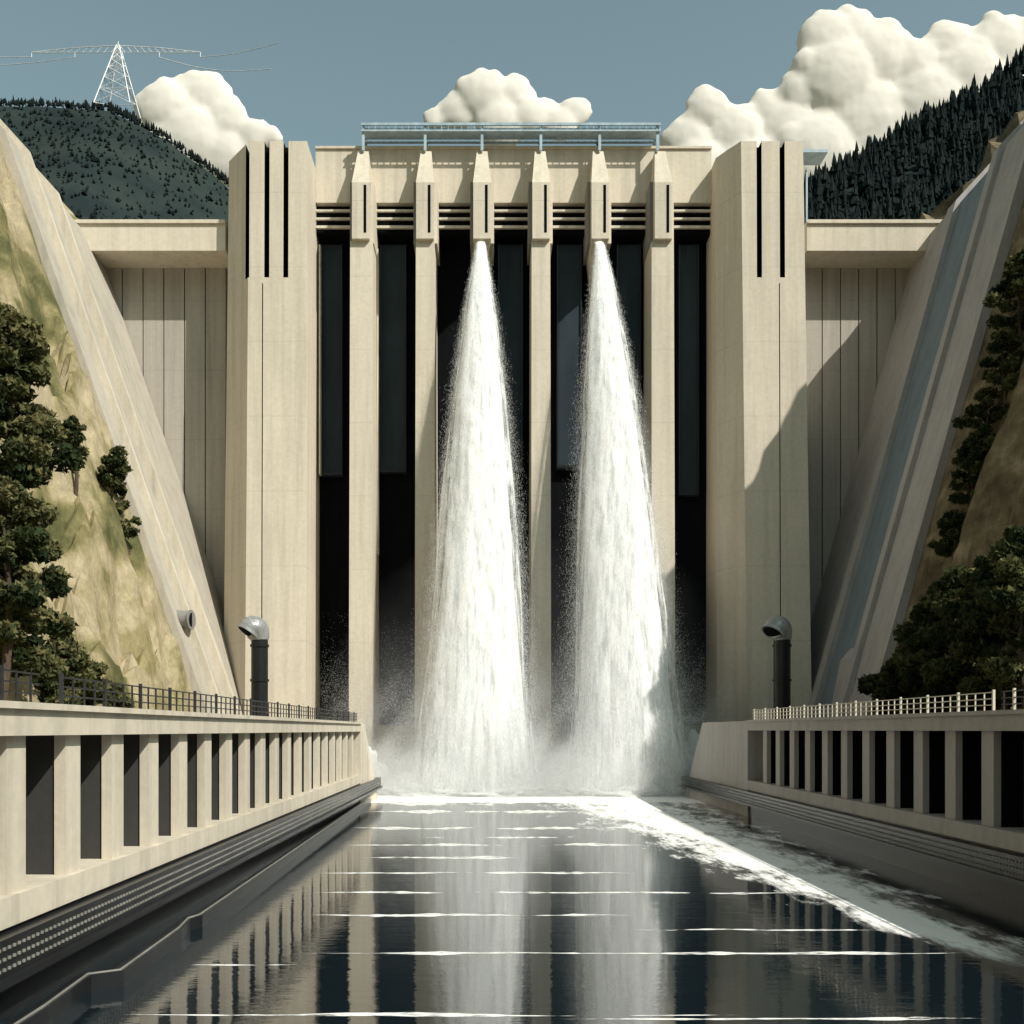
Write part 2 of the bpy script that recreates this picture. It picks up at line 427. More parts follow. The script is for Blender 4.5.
def vent(x, y, sgn):
    b = MB()
    b.tube([(x, y, 10.5), (x, y, 23.0)], 1.2, 24, 0)
    for z in (12, 17, 22): b.tube([(x, y, z), (x, y, z + .35)], 1.36, 24, 0)
    pts = []; rad = []
    for k in range(11):
        a = math.pi * .74 * k / 10
        pts.append((x + sgn * .8 * (1 - math.cos(a)), y - .4 * (1 - math.cos(a)), 23.01 + 1.7 * math.sin(a))); rad.append(1.3 + .5 * math.sin(a))
    b.tube(pts, rad, 24, 1)
    e = Vector(pts[-1]); dr = (e - Vector(pts[-2])).normalized()
    b.tube([e, e + dr * .4], [1.8, 1.8], 24, 1); b.tube([e + dr * .41, e + dr * .43], [1.5, 1.5], 24, 2)
    return b.build('vent_pipe', [M_PIPE, M_PIPEHEAD, M_BLACK], smooth=False)
vent(-33.3, 148, -1); vent(42.2, 148, -1)

# ------------------------------------------------------------------ water
m, nt, out = new_mat('river_water')
tc = N(nt, 'ShaderNodeTexCoord'); sp = N(nt, 'ShaderNodeSeparateXYZ'); L(nt, tc.outputs['Object'], sp.inputs[0])
X_, Y_ = sp.outputs[0], sp.outputs[1]
nA = noise_tex(nt, 1, coords(nt, (.10, .22, 1)), 5, .6)
nB = noise_tex(nt, 1, coords(nt, (.35, .12, 1)), 8, .72)
nC = noise_tex(nt, 1, coords(nt, (.45, 1.8, 1)), 4, .6)
nD = noise_tex(nt, 1, coords(nt, (2.2, .5, 1)), 6, .7)
basin = mth(nt, 'ADD', maprange(nt, Y_, 130, 150, -.35, 1.3), mth(nt, 'MULTIPLY', mth(nt, 'SUBTRACT', nB, .5), 2.2))
hw = maprange(nt, Y_, 42, 150, 2.2, 14, False)
xc = maprange(nt, Y_, 45, 150, 22.6, 17.5, False)
dx = mth(nt, 'DIVIDE', mth(nt, 'ABSOLUTE', mth(nt, 'SUBTRACT', X_, xc)), hw)
nBD = mth(nt, 'ADD', mth(nt, 'MULTIPLY', nB, .7), mth(nt, 'MULTIPLY', nD, .3))
stream = mth(nt, 'ADD', mth(nt, 'SUBTRACT', 1.05, dx), mth(nt, 'MULTIPLY', mth(nt, 'SUBTRACT', nBD, .51), 4.8))
stream = mth(nt, 'MULTIPLY', stream, maprange(nt, Y_, 40, 50))
foam = mth(nt, 'MAXIMUM', maprange(nt, basin, .35, .75), maprange(nt, stream, .1, .85))
wb = N(nt, 'ShaderNodeBsdfPrincipled'); wb.inputs['Base Color'].default_value = (.008, .014, .018, 1)
wb.inputs['Roughness'].default_value = .008; wb.inputs['IOR'].default_value = 2.2
bp = N(nt, 'ShaderNodeBump'); bp.inputs['Strength'].default_value = .07; bp.inputs['Distance'].default_value = .12
L(nt, mth(nt, 'ADD', nC, mth(nt, 'MULTIPLY', nA, 2.2)), bp.inputs['Height']); L(nt, bp.outputs[0], wb.inputs['Normal'])
fb = N(nt, 'ShaderNodeBsdfPrincipled'); fb.inputs['Base Color'].default_value = (.90, .90, .87, 1); fb.inputs['Roughness'].default_value = .8
bp2 = N(nt, 'ShaderNodeBump'); bp2.inputs['Strength'].default_value = .5; bp2.inputs['Distance'].default_value = .35
L(nt, nBD, bp2.inputs['Height']); L(nt, bp2.outputs[0], fb.inputs['Normal'])
mx = N(nt, 'ShaderNodeMixShader'); L(nt, foam, mx.inputs[0]); L(nt, wb.outputs[0], mx.inputs[1]); L(nt, fb.outputs[0], mx.inputs[2])
L(nt, mx.outputs[0], out.inputs[0]); M_WATER = m
b = MB(); b.poly([(-21.35, -80, 0), (34.45, -80, 0), (34.45, 179, 0), (-21.35, 179, 0)]); b.build('river_water', [M_WATER])
m, nt, out = new_mat('reservoir_water'); q = N(nt, 'ShaderNodeBsdfPrincipled'); q.inputs['Base Color'].default_value = (.02, .05, .06, 1); q.inputs['Roughness'].default_value = .05; L(nt, q.outputs[0], out.inputs[0])
b = MB(); b.poly([(-95, 192.5, 84), (95, 192.5, 84), (95, 330, 84), (-95, 330, 84)]); b.build('reservoir_water', [m])

m, nt, out = new_mat('foam'); fbn = N(nt, 'ShaderNodeBsdfPrincipled'); fbn.inputs['Base Color'].default_value = (.82, .82, .79, 1); fbn.inputs['Roughness'].default_value = .8
ns_ = noise_tex(nt, 1, coords(nt, (.6, 3, 1)), 6, .7); tr = N(nt, 'ShaderNodeBsdfTransparent'); mx = N(nt, 'ShaderNodeMixShader')
L(nt, maprange(nt, ns_, .36, .52), mx.inputs[0]); L(nt, tr.outputs[0], mx.inputs[1]); L(nt, fbn.outputs[0], mx.inputs[2]); L(nt, mx.outputs[0], out.inputs[0]); M_FOAM = m
b = MB()
lines = [(797, 362, 560), (804, 380, 520), (812, 362, 600), (828, 350, 640), (837, 420, 600), (845, 345, 660), (858, 360, 520), (873, 318, 640), (893, 312, 800), (915, 310, 640), (930, 620, 900), (953, 308, 980), (965, 190, 300), (1015, 122, 740), (1019, 560, 1000)]
for v_, ua, ub in lines:
    d = 10 * 1024 / (v_ - 730); xa, xb = (ua - 490) * d / 1024, (ub - 490) * d / 1024
    wpx = d * d / 10240.0
    n = int((xb - xa) / .35)
    sd = v_ * .37; prev = None
    for k in range(n + 1):
        t = k / n; x = xa + (xb - xa) * t
        wd = wpx * max(.0, (1.1 + 3.0 * NV(Vector((x * .25, sd, 0))) + 1.5 * NV(Vector((x * 1.7, sd, 4))))) * min(1, 5 * t, 5 * (1 - t)) * .6
        yy = d + wpx * 1.2 * NV(Vector((x * .22, sd, 8)))
        cur = (x, yy, wd)
        if prev and (prev[2] > 0.002 or wd > .002):
            b.poly([(prev[0], prev[1] - prev[2], .006), (x, yy - wd, .006), (x, yy + wd, .006), (prev[0], prev[1] + prev[2], .006)])
        prev = cur
b.build('foam_streaks', [M_FOAM])
tick('water')

# ------------------------------------------------------------------ water jets
def water_mat(name, lo=0, hi=None, dens=1, transl=.35):
    m, nt, out = new_mat(name)
    a = noise_tex(nt, 1, coords(nt, (.9, .9, .03)), 8, .65)
    d = N(nt, 'ShaderNodeBsdfDiffuse'); tl = N(nt, 'ShaderNodeBsdfTranslucent')
    c = ramp(nt, a, [(.36, (.88, .91, .92)), (.54, (.98, .98, .97))])
    L(nt, c, d.inputs[0]); L(nt, c, tl.inputs[0])
    ms = N(nt, 'ShaderNodeMixShader'); ms.inputs[0].default_value = transl; L(nt, d.outputs[0], ms.inputs[1]); L(nt, tl.outputs[0], ms.inputs[2])
    if hi is None: L(nt, ms.outputs[0], out.inputs[0]); return m
    a2 = noise_tex(nt, 1, coords(nt, (2.6, 2.6, .10)), 6, .7)
    al = maprange(nt, mth(nt, 'ADD', mth(nt, 'MULTIPLY', a, .6), mth(nt, 'MULTIPLY', a2, .4)), lo, hi, 0, dens)
    tr = N(nt, 'ShaderNodeBsdfTransparent'); m2 = N(nt, 'ShaderNodeMixShader')
    L(nt, al, m2.inputs[0]); L(nt, tr.outputs[0], m2.inputs[1]); L(nt, ms.outputs[0], m2.inputs[2]); L(nt, m2.outputs[0], out.inputs[0]); return m
M_JC = water_mat('jet_core', transl=.15); M_J1 = water_mat('jet_veil', .42, .60, .75, .2)
M_DROP = water_mat('spray_droplets', transl=.5)
PR = np.array([(238, 4.5), (270, 10), (330, 19), (400, 28), (500, 38), (600, 47), (700, 57), (795, 70)])
def jet(cx0, cx1, seed):
    b = MB()
    def R(v_): return float(np.interp(v_, PR[:, 0], PR[:, 1])) / 6
    def ctr(t):
        return Vector((EX(cx0 + (cx1 - cx0) * t, 168), 169.5 - 9 * math.sqrt(t), EZ(238 + (795 - 238) * t, 168)))
    for shell, (sc, mi) in enumerate(((.74, 0), (.88, 1))):
        base = len(b.v); ns, nz = 64, 90
        for j in range(nz + 1):
            t = j / nz; c = ctr(t); r = R(238 + 557 * t) * sc
            for k in range(ns):
                a = 2 * math.pi * k / ns
                q = 1 + .09 * NV(Vector((math.cos(a) * 2.2 + seed, math.sin(a) * 2.2, t * 3 + shell))) + .03 * NV(Vector((math.cos(a) * 6, math.sin(a) * 6 + seed, t * 5)))
                b.v.append((c.x + math.cos(a) * r * q, c.y + math.sin(a) * r * q * .6, c.z))
        for j in range(nz):
            for k in range(ns):
                k2 = (k + 1) % ns
                b.f.append((base + j * ns + k, base + (j + 1) * ns + k, base + (j + 1) * ns + k2, base + j * ns + k2)); b.m.append(mi)
    o = b.build('waterfall', [M_JC, M_J1], smooth=True)
    n = 260000
    t = rs.rand(n) ** .60; a = rs.rand(n) * 2 * np.pi
    rr = np.interp(238 + 557 * t, PR[:, 0], PR[:, 1]) / 6 * (.82 + np.abs(rs.normal(0, .15, n)))
    rr *= 1 + .05 * np.sin(a * 7 + seed) + .03 * np.sin(a * 17 + t * 9)
    cx = (cx0 + (cx1 - cx0) * t - 490) * 168 / 1024; cy = 169.5 - 9 * np.sqrt(t); cz = 10 + (730 - (238 + 557 * t)) * 168 / 1024
    Pp = np.stack([cx + np.cos(a) * rr, cy + np.sin(a) * rr * .6, cz], 1)
    s = rs.uniform(.015, .036, n)[:, None]
    U = runit(n); U[:, 2] *= .2; W = rs.normal(0, .10, (n, 3)); W[:, 2] = 1
    flakes('falling_droplets', Pp, U * s * 1.3, W * s * rs.uniform(3, 11, n)[:, None], [M_DROP], o)
jet(481, 476, 1); jet(600, 624, 5)
tick('jets')

def mound(cx, cy, rx, ry, rz, seed):
    b = MB(); n, r = 72, 22
    for j in range(r + 1):
        ph = math.pi / 2 * j / r
        for k in range(n):
            a = 2 * math.pi * k / n; d = Vector((math.cos(a) * math.cos(ph), math.sin(a) * math.cos(ph), math.sin(ph)))
            q = 1 + .35 * noise.fractal(d * 2.6 + Vector((seed, 0, 0)), .8, 2.2, 7)
            b.v.append((cx + rx * d.x * q, cy + ry * d.y * q, -.4 + rz * d.z * q))
    for j in range(r):
        for k in range(n):
            k2 = (k + 1) % n
            b.f.append((j * n + k, j * n + k2, (j + 1) * n + k2, (j + 1) * n + k)); b.m.append(0)
    return b
fm = MB()
mounds = ((-2.5, 160, 12, 6, 2.4, 1), (22, 160, 12, 6, 2.6, 2), (9, 161, 9, 5, 1.2, 3), (35, 162, 7, 4, 8.5, 4), (-14, 162, 6, 5, 3.0, 5), (-21, 162, 4.5, 5, 7.5, 9))
for args in mounds:
    q = mound(*args); off = len(fm.v); fm.v += q.v; fm.f += [tuple(i + off for i in fc) for fc in q.f]; fm.m += q.m
fmo = fm.build('churning_foam', [M_JC], smooth=True)
# spray over the plunge pool: a very large number of tiny droplets inside a thin haze
mist = empty('spray_mist')
parts = []
def puff(n, c, sx, sy, h, k=1.5):
    p = np.empty((n, 3)); p[:, 2] = rs.gamma(k, h, n)
    sp_ = 1 + p[:, 2] * .012
    p[:, 0] = c[0] + rs.normal(0, 1, n) * sx * sp_; p[:, 1] = np.clip(rs.normal(c[1], sy, n), 147, 169.4)
    parts.append(p)
puff(560000, (-2, 157, 0), 9.5, 4.0, 3.8); puff(560000, (22, 157, 0), 9.5, 4.0, 3.8); puff(300000, (10, 158, 0), 6, 4.0, 3.8)
puff(400000, (-17, 159, 0), 5.5, 3.5, 4.2); puff(430000, (33, 160, 0), 5.5, 4, 4.4)
Pp = np.concatenate(parts)
wv = np.sin(Pp[:, 0] * .45 + 1.3 * np.sin(Pp[:, 2] * .35 + Pp[:, 1] * .2)) + np.sin(Pp[:, 2] * .6 + Pp[:, 0] * .22 + 2) + np.sin(Pp[:, 0] * 1.1 - Pp[:, 2] * .8)
keep = rs.rand(len(Pp)) < np.clip(.66 + .2 * wv + np.clip(1 - Pp[:, 2] / 7, 0, 1), .15, 1) * np.clip((30 - Pp[:, 2]) / 18, 0, 1)
keep &= ~((Pp[:, 0] < -16.8) & (Pp[:, 0] > -22.5) & (Pp[:, 1] < 152) & (Pp[:, 2] < 11)) & ~((Pp[:, 0] > 29) & (Pp[:, 1] < 157) & (Pp[:, 2] < 11.2)) & (Pp[:, 0] > -30) & (Pp[:, 0] < 37.5)
Pp = Pp[keep]
n = len(Pp); s = rs.uniform(.020, .038, n)[:, None]
flakes('fine_droplets', Pp, runit(n) * s * 1.8, runit(n) * s * 1.8, [M_DROP], mist)
print('mist flakes', n)
m, nt, out = new_mat('spray_haze')
nn = noise_tex(nt, 1, coords(nt, (.10, .10, .09)), 3, .6)
tc = N(nt, 'ShaderNodeTexCoord'); sp = N(nt, 'ShaderNodeSeparateXYZ'); L(nt, tc.outputs['Object'], sp.inputs[0])
hz = mth(nt, 'POWER', 2.718, mth(nt, 'MULTIPLY', sp.outputs[2], -.11))
ex = mth(nt, 'DIVIDE', mth(nt, 'SUBTRACT', sp.outputs[0], 8), 36); ey = mth(nt, 'DIVIDE', mth(nt, 'SUBTRACT', sp.outputs[1], 160), 11.5)
ed = mth(nt, 'SUBTRACT', 1, mth(nt, 'ADD', mth(nt, 'MULTIPLY', ex, ex), mth(nt, 'MULTIPLY', ey, ey)), clamp=True)
den = mth(nt, 'MULTIPLY', mth(nt, 'MULTIPLY', maprange(nt, nn, .32, .68, .25, 1.0), hz), mth(nt, 'MULTIPLY', ed, .12))
vp = N(nt, 'ShaderNodeVolumePrincipled'); vp.inputs['Color'].default_value = (1, 1, 1, 1); L(nt, den, vp.inputs['Density']); vp.inputs['Anisotropy'].default_value = -.3
L(nt, vp.outputs[0], out.inputs['Volume'])
b = MB(); segs = 32; rings = 8
for j in range(rings + 1):
    ph = math.pi / 2 * j / rings * .999
    for k in range(segs):
        a = 2 * math.pi * k / segs
        b.v.append((8 + 36 * math.cos(a) * math.cos(ph) ** .6, 160 + 11.5 * math.sin(a) * math.cos(ph) ** .6, .03 + 40 * math.sin(ph)))
for j in range(rings):
    for k in range(segs):
        k2 = (k + 1) % segs
        b.f.append((j * segs + k, j * segs + k2, (j + 1) * segs + k2, (j + 1) * segs + k)); b.m.append(0)
b.f.append(tuple(reversed(range(segs)))); b.m.append(0)
b.f.append(tuple(rings * segs + k for k in range(segs))); b.m.append(0)
b.build('haze', [m], mist)
tick('mist')

# ------------------------------------------------------------------ distant hills + forest
def interp(P, x):
    if x <= P[0][0]: return P[0][1]
    for (a, z), (c, z2) in zip(P, P[1:]):
        if x <= c: return z + (z2 - z) * (x - a) / (c - a)
    return P[-1][1]
RL = [(-900, 300), (-400, 286), (-230, 285), (-190, 286), (-167, 284), (-140, 270), (-118, 254), (-100, 236), (-80, 210), (-40, 130), (0, 50)]
RR = [(20, 40), (80, 130), (128, 236), (140, 246), (167, 259), (194, 275), (215, 287), (240, 305), (300, 335), (500, 360), (900, 380)]
def hillz(P, x, y):
    r = interp(P, x)
    t = (y - 235) / 215
    if t <= 1: z = 40 + (r - 40) * max(0, t) ** .85
    else: z = r - (y - 450) * .35
    e = smooth(0, .25, abs(1 - t)) * .85 + .15
    z += noise.fractal(Vector((x * .012, y * .012, 5)), 1, 2, 5) * 14 * e
    return z
m, nt, out = new_mat('forest_floor'); c = ramp(nt, noise_tex(nt, .03, coords(nt, (1, 1, 1)), 10, .68), [(.4, (.019, .029, .030)), (.6, (.034, .046, .042))])
bs = N(nt, 'ShaderNodeBsdfDiffuse'); L(nt, c, bs.inputs[0]); L(nt, bs.outputs[0], out.inputs[0]); M_HILL = m
def leafmat(name, c0, c1, sc=.35, tr=.25):
    m, nt, out = new_mat(name); c = ramp(nt, noise_tex(nt, sc, coords(nt, (1, 1, 1)), 4), [(.38, c0), (.62, c1)])
    d = N(nt, 'ShaderNodeBsdfDiffuse'); t = N(nt, 'ShaderNodeBsdfTranslucent'); x = N(nt, 'ShaderNodeMixShader'); x.inputs[0].default_value = tr
    L(nt, c, d.inputs[0]); L(nt, c, t.inputs[0]); L(nt, d.outputs[0], x.inputs[1]); L(nt, t.outputs[0], x.inputs[2]); L(nt, x.outputs[0], out.inputs[0]); return m
M_CONF = leafmat('conifer_needles', (.028, .040, .040), (.040, .054, .050), .02, .45)
M_CONF2 = leafmat('conifer_needles_far', (.026, .038, .038), (.036, .048, .044), .02, .5)
for P, x0, x1 in ((RL, -900, 0), (RR, 20, 900)):
    b = MB(); nx_, ny_ = 110, 50
    for j in range(ny_ + 1):
        yy = 235 + 500 * j / ny_
        for i in range(nx_ + 1):
            t = i / nx_; xx = x0 + (x1 - x0) * (1 - (1 - t) ** 1.8 if x1 == 0 else t ** 1.8)
            b.v.append((xx, yy, hillz(P, xx, yy)))
    for j in range(ny_):
        for i in range(nx_):
            k = j * (nx_ + 1) + i; b.f.append((k, k + 1, k + nx_ + 2, k + nx_ + 1)); b.m.append(0)
    b.build('distant_hill', [M_HILL], smooth=True)
rnd = random.Random(3)
for P, xr, cnt, hs, rf, mt, rp_ in ((RL, (-330, -60), 7000, (.9, 1.7), .5, M_CONF2, .16), (RR, (110, 330), 4600, (6, 11), .2, M_CONF, .12)):
    b = MB()
    for i in range(cnt):
        if i < cnt * rp_: yy = 450 + rnd.uniform(-4, 4); xx = rnd.uniform(*xr)
        else: yy = rnd.uniform(300, 455); xx = rnd.uniform(*xr)
        z = hillz(P, xx, yy); h = rnd.uniform(*hs) * (.7 + .6 * rnd.random()); rr = h * rnd.uniform(.8, 1.2) * rf
        if rf > .4 and i < cnt * rp_: h *= 1.7
        for l in range(3):
            za = z + h * (.06 + .28 * l); zb = z + h * min(1, .06 + .28 * l + .45); r_ = rr * (1 - l * .28)
            base = len(b.v); n = 5; a0 = rnd.random() * 6
            for k in range(n):
                a = a0 + 2 * math.pi * k / n; q = r_ * rnd.uniform(.65, 1.25)
                b.v.append((xx + math.cos(a) * q, yy + math.sin(a) * q, za - rnd.random() * .06 * h))
            b.v.append((xx, yy, zb))
            for k in range(n): b.f.append((base + k, base + (k + 1) % n, base + n)); b.m.append(0)
    b.build('conifer_forest', [mt])
tick('hills')

# ------------------------------------------------------------------ pylon
b = MB()
px, py = -163.0, 449.0; pz = hillz(RL, px, py) - 1; top = 310.0
def leg(z): return 7.2 * (1 - (z - pz) / (top - pz)) ** 1.0 + .6
zs = [pz + (top - pz) * t for t in (0, .25, .45, .62, .76, .88, 1)]
for z0, z1 in zip(zs, zs[1:]):
    a, c = leg(z0), leg(z1); cs = [(-1, -1), (1, -1), (1, 1), (-1, 1)]
    for q in range(4):
        s0, s1 = cs[q], cs[(q + 1) % 4]
        b.tube([(px + s0[0] * a, py + s0[1] * a, z0), (px + s0[0] * c, py + s0[1] * c, z1)], .26, 4)
        b.tube([(px + s0[0] * a, py + s0[1] * a, z0), (px + s1[0] * c, py + s1[1] * c, z1)], .15, 4)
        b.tube([(px + s1[0] * a, py + s1[1] * a, z0), (px + s0[0] * c, py + s0[1] * c, z1)], .15, 4)
        b.tube([(px + s0[0] * c, py + s0[1] * c, z1), (px + s1[0] * c, py + s1[1] * c, z1)], .14, 4)
for s, ln in ((-1, 38), (1, 36)):
    zz = 307.5
    b.tube([(px, py, zz + 2.6), (px + s * ln * .5, py, zz + 1.6), (px + s * ln, py, zz - .3)], .22, 4); b.tube([(px, py, zz - .4), (px + s * ln, py, zz - .5)], .2, 4)
    for k in range(1, 12):
        t = k / 12; b.tube([(px + s * ln * t, py, zz - .4), (px + s * ln * (t - .06), py, zz + 2.6 - 2.5 * (t - .06))], .1, 4)
    b.tube([(px + s * ln, py, zz - .3), (px + s * ln, py, zz - 2.6)], .16, 5)
    b.tube([(px + s * ln * .5, py, zz - .3), (px + s * ln * .5, py, zz - 2.6)], .14, 5)
b.tube([(px, py, top), (px, py, top + 2)], [.25, .1], 5)
b.build('transmission_tower', [M_PYLON])
b = MB()
for (x0, z0, x1, z1, sag) in ((px + 36, 305, px + 72, 307.5, 1.2), (px + 18, 305, px + 68, 296, 3), (px - 38, 305, px - 90, 307, 2), (px - 19, 305, px - 90, 300, 3)):
    b.tube([(x0 + (x1 - x0) * t / 12, py - 6 * t / 12, z0 + (z1 - z0) * t / 12 - sag * math.sin(math.pi * t / 12)) for t in range(13)], .16, 4)
b.build('power_line', [M_PYLON])

# ------------------------------------------------------------------ clouds
m, nt, out = new_mat('cloud_white')
d = N(nt, 'ShaderNodeBsdfDiffuse'); d.inputs[0].default_value = (.98, .94, .86, 1); t = N(nt, 'ShaderNodeBsdfTranslucent'); t.inputs[0].default_value = (.98, .93, .84, 1)
x = N(nt, 'ShaderNodeMixShader'); x.inputs[0].default_value = .34; L(nt, d.outputs[0], x.inputs[1]); L(nt, t.outputs[0], x.inputs[2]); L(nt, x.outputs[0], out.inputs[0]); M_CLOUD = m
def cloud(circs, dist, seed):
    rnd = random.Random(seed); bm = bmesh.new(); s = dist / 1024
    for (u, v_, r) in circs:
        c = Vector(((u - 490) * s, dist + rnd.uniform(-5, 5), 10 + (730 - v_) * s))
        bmesh.ops.create_icosphere(bm, subdivisions=3, radius=r * s, matrix=Matrix.Translation(c) @ Matrix.Diagonal((1, .4, 1, 1)))
        for k in range(7):
            a = rnd.uniform(-.4, math.pi + .4)
            dv = Vector((math.cos(a), rnd.uniform(-.05, .1), math.sin(a)))
            bmesh.ops.create_icosphere(bm, subdivisions=3, radius=r * s * rnd.uniform(.28, .44), matrix=Matrix.Translation(c + dv * r * s * .78) @ Matrix.Diagonal((1, .6, 1, 1)))
    me = bpy.data.meshes.new('cloud'); bm.to_mesh(me); bm.free()
    o = bpy.data.objects.new('cloud', me); scene.collection.objects.link(o)
    rm = o.modifiers.new('r', 'REMESH'); rm.mode = 'VOXEL'; rm.voxel_size = 3.6
    sm = o.modifiers.new('s', 'SMOOTH'); sm.factor = .6; sm.iterations = 9
    dg = bpy.context.evaluated_depsgraph_get(); me2 = bpy.data.meshes.new_from_object(o.evaluated_get(dg)); o.modifiers.clear()
    nv = len(me2.vertices); co = np.empty(nv * 3, np.float32); me2.vertices.foreach_get('co', co); co = co.reshape(-1, 3)
    nr = np.empty(nv * 3, np.float32); me2.vertex_normals.foreach_get('vector', nr); nr = nr.reshape(-1, 3)
    dd = np.array([noise.fractal(Vector(c) * .035, 1, 2.1, 4) for c in co.tolist()], np.float32)
    me2.vertices.foreach_set('co', (co + nr * dd[:, None] * 1.3).ravel())
    me2.materials.append(M_CLOUD); me2.polygons.foreach_set('use_smooth', [True] * len(me2.polygons)); o.data = me2; me2.update()
cloud([(165, 110, 28), (205, 98, 27), (186, 95, 20), (225, 120, 24), (255, 138, 18), (150, 118, 14), (272, 138, 12), (190, 140, 34), (225, 155, 30), (165, 145, 22)], 1500, 1)
cloud([(458, 110, 20), (482, 94, 24), (512, 96, 22), (545, 110, 14), (575, 112, 16), (434, 118, 12), (500, 125, 26), (560, 128, 16), (530, 118, 18)], 1500, 2)
cloud([(708, 110, 22), (690, 140, 26), (735, 135, 30), (768, 108, 20), (800, 92, 22), (790, 130, 34), (828, 42, 32), (850, 36, 28), (878, 60, 38), (838, 80, 42), (916, 70, 28), (950, 48, 28), (968, 80, 36),
       (1000, 48, 34), (1035, 44, 30), (930, 110, 45), (870, 125, 50), (820, 160, 45), (750, 175, 40), (700, 175, 36), (990, 110, 50), (1060, 70, 50), (1100, 60, 45)], 1600, 3)
tick('clouds')

# ------------------------------------------------------------------ trees
M_LD = leafmat('leaves_dark', (.022, .035, .018), (.045, .06, .025)); M_LL = leafmat('leaves_light', (.13, .13, .055), (.20, .18, .085))
M_LM = leafmat('leaves_mid', (.05, .065, .028), (.095, .10, .045))
def tree(x, y, h, w, seed, style='broad', name='broadleaf_tree', z=None, leaves=2600, lean=0, size=.34, mats=None, start=.25, nb=None):
    rnd = random.Random(seed); b = MB(); z = terr(x, y) - .5 if z is None else z
    tp = []
    for k in range(9):
        t = k / 8; tp.append(Vector((x + lean * t + .02 * h * math.sin(t * 5 + seed), y + .015 * h * math.sin(t * 4 + seed * 2), z + h * .93 * t)))
    r0 = h * .018 + .1; b.tube(tp, [r0 * (1 - .88 * k / 8) for k in range(9)], 8, 0)
    clumps = []
    nb = nb or (26 if style == 'pine' else 20)
    for i in range(nb):
        t = start + (1 - start) * (i + rnd.random() * .6) / nb; t = min(.99, t)
        k = min(7, int(t * 8)); o = tp[k].lerp(tp[k + 1], t * 8 - k)
        a = i * 2.4 + rnd.uniform(-.5, .5)
        if style == 'pine': ln = w * (1.05 - t) ** .5 * rnd.uniform(.4, 1.15) * (.7 if t < .25 else 1); up = rnd.uniform(-.15, .35)
        else: ln = w * math.sin(math.pi * min(1, (t - start + .12) / (1.12 - start)) ** .8) * rnd.uniform(.5, 1.05); up = rnd.uniform(.15, .6)
        e = o + Vector((math.cos(a) * ln, math.sin(a) * ln, up * ln))
        md = o.lerp(e, .5) + Vector((0, 0, .06 * ln))
        b.tube([o, md, e], [r0 * .35 * (1.1 - t), r0 * .2 * (1.1 - t) + .02, .02], 5, 0)
        cr = max(.5, w * rnd.uniform(.2, .36))
        clumps.append((e, cr)); 
        if ln > cr: clumps.append((md, cr * .8))
    clumps.append((tp[-1], w * .2))
    tot = sum(c[1] ** 2 for c in clumps)
    bark = b.build(name, [M_BARK])
    Ps, Ms = [], []
    for c, cr in clumps:
        n = int(leaves * cr * cr / tot) + 1; tone = rnd.random()
        d = runit(n) * (cr * rs.rand(n) ** .4)[:, None]; d[:, 2] *= .62 if style == 'pine' else .72
        Ps.append(np.array(c) + d); mi = np.full(n, 0 if tone < .45 else 1)
        hi = (d[:, 2] + d[:, 0] * .4 > .15 * cr) & (rs.rand(n) < .6) & (tone > .2); mi[hi] = 2; Ms.append(mi)
    Pp = np.concatenate(Ps); n = len(Pp); s = rs.uniform(.6, 1.3, n)[:, None] * size
    U = runit(n); W = np.cross(U, runit(n)); W /= np.linalg.norm(W, axis=1)[:, None] + 1e-6
    flakes('leaves', Pp, U * s * 1.5, W * s * 1.9, mats or [M_LD, M_LM, M_LL], bark, np.concatenate(Ms))
    return bark
tree(-41.8, 88, 38, 6.0, 11, 'pine', 'pine_tree', z=10.6, leaves=34000, size=.30, start=.12, nb=52)
tree(-38.0, 80, 20, 4.2, 12, 'broad', 'broadleaf_tree', z=10.6, leaves=9000, size=.28)
tree(-50.3, 124, 10, 1.6, 13, 'broad', 'broadleaf_tree', leaves=1900, size=.26, start=.5)
tree(-47.6, 134, 12, 3.0, 14, 'broad', 'broadleaf_tree', leaves=4200, size=.30, lean=-3.5, start=.2)
tree(-48.5, 131, 7, 2.2, 15, 'broad', 'broadleaf_tree', leaves=2400, size=.28, lean=1, start=.2)
for i, (x, y, h, w) in enumerate(((-41.0, 98, 9, 3.4), (-41.8, 104, 7, 3.4), (-42.2, 111, 5, 3.0), (-40.5, 95, 6, 3))):
    tree(x, y, h, w, 30 + i, 'broad', 'shrub', z=10.6, leaves=5000, size=.26, start=.1, mats=[M_LM, M_LM, M_LL])
i = 0
for (x, y, h, w) in ((52.3, 133, 9, 3.4), (52.8, 124, 14, 4.4), (53.0, 116, 16, 4.8), (52.5, 109, 19, 5.0), (52.4, 103, 21, 5.2), (54.5, 119, 12, 4.2), (55.6, 110, 14, 4.2),
                     (50.8, 128, 8, 3.6), (50.5, 113, 12, 4.5), (51.2, 98, 18, 5.0)):
    tree(x, y, h, w, 50 + i, 'broad', 'broadleaf_tree', leaves=8500, size=.32, start=.1, mats=[M_LD, M_LM, M_LM] if i % 3 else [M_LD, M_LM, M_LL]); i += 1
for (x, y, h, w) in ((59.6, 131.5, 7, 2.6), (60.8, 129.5, 9, 2.8), (62.0, 127.5, 10, 3.2), (63.2, 126, 11, 3.4), (58.2, 133.5, 5, 2.0), (64.6, 124.5, 11, 3.6), (57.2, 134.5, 4, 1.8)):
    tree(x, y, h, w, 70 + i, 'broad', 'broadleaf_tree', leaves=4200, size=.30, start=.1, mats=[M_LD, M_LM, M_LL]); i += 1
tick('trees')

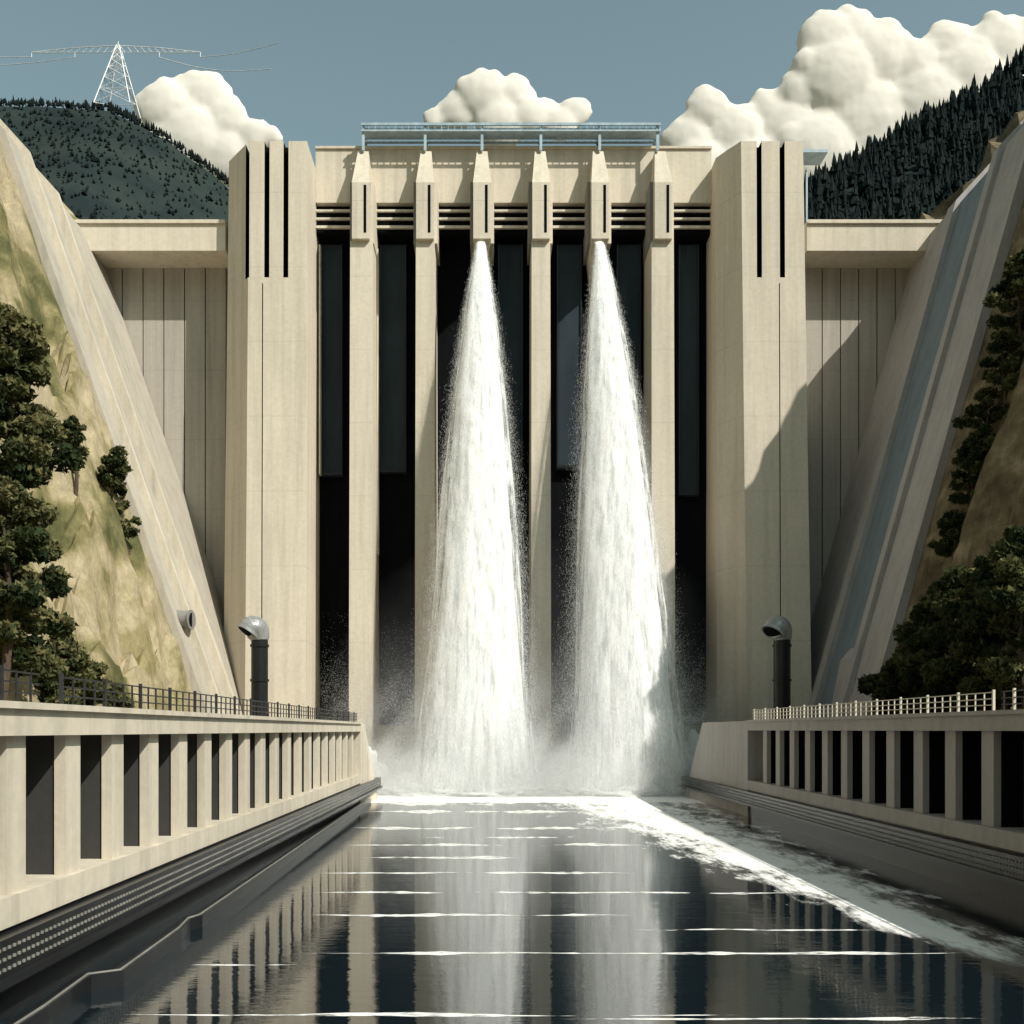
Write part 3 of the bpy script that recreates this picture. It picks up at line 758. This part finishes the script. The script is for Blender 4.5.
# ------------------------------------------------------------------ light, sky, camera
to_sun = Vector((.6, -.55, .78)).normalized()
sl = bpy.data.lights.new('sun', 'SUN'); sl.energy = 5.0; sl.angle = math.radians(.5); sl.color = (1, .95, .87)
so = bpy.data.objects.new('sun', sl); scene.collection.objects.link(so); so.rotation_euler = to_sun.to_track_quat('Z', 'Y').to_euler(); so.location = (100, -100, 200)
w = bpy.data.worlds.new('World'); scene.world = w; w.use_nodes = True; nt = w.node_tree; nt.nodes.clear()
sk = nt.nodes.new('ShaderNodeTexSky'); sk.sky_type = 'NISHITA'; sk.sun_disc = False
sk.sun_elevation = math.asin(to_sun.z); sk.sun_rotation = math.atan2(to_sun.x, to_sun.y); sk.dust_density = 2; sk.ozone_density = 1; sk.air_density = 1
hs = nt.nodes.new('ShaderNodeHueSaturation'); hs.inputs['Saturation'].default_value = .52
tn = nt.nodes.new('ShaderNodeMix'); tn.data_type = 'RGBA'; tn.blend_type = 'MULTIPLY'; tn.inputs[0].default_value = 1; tn.inputs[7].default_value = (.94, 1.20, 1.08, 1)
# sky dimmed near horizon and zenith to cut ambient fill on shaded faces
tcw = nt.nodes.new('ShaderNodeTexCoord'); spw = nt.nodes.new('ShaderNodeSeparateXYZ'); nt.links.new(tcw.outputs['Generated'], spw.inputs[0])
rp = nt.nodes.new('ShaderNodeValToRGB'); nt.links.new(spw.outputs[2], rp.inputs[0])
e = rp.color_ramp.elements; e[0].position = .0; e[0].color = (.08, .08, .08, 1); e[1].position = 1.0; e[1].color = (.34, .36, .40, 1)
q = e.new(.25); q.color = (.18, .18, .18, 1); q = e.new(.45); q.color = (1, 1, 1, 1); q = e.new(.60); q.color = (1, 1, 1, 1)
t2 = nt.nodes.new('ShaderNodeMix'); t2.data_type = 'RGBA'; t2.blend_type = 'MULTIPLY'; t2.inputs[0].default_value = 1
bg = nt.nodes.new('ShaderNodeBackground'); bg.inputs[1].default_value = .115; wo = nt.nodes.new('ShaderNodeOutputWorld')
nt.links.new(sk.outputs[0], hs.inputs['Color']); nt.links.new(hs.outputs[0], tn.inputs[6]); nt.links.new(tn.outputs[2], t2.inputs[6]); nt.links.new(rp.outputs[0], t2.inputs[7])
nt.links.new(t2.outputs[2], bg.inputs[0]); nt.links.new(bg.outputs[0], wo.inputs[0])
cam = bpy.data.cameras.new('camera'); co = bpy.data.objects.new('camera', cam); scene.collection.objects.link(co)
co.location = (0, 0, 10); co.rotation_euler = (math.radians(90), 0, 0); cam.lens = 36; cam.sensor_width = 36
cam.shift_x = 22 / 1024; cam.shift_y = 218 / 1024; cam.clip_end = 20000; cam.clip_start = .5
scene.camera = co
scene.view_settings.view_transform = 'Standard'; scene.view_settings.look = 'None'; scene.view_settings.exposure = 0
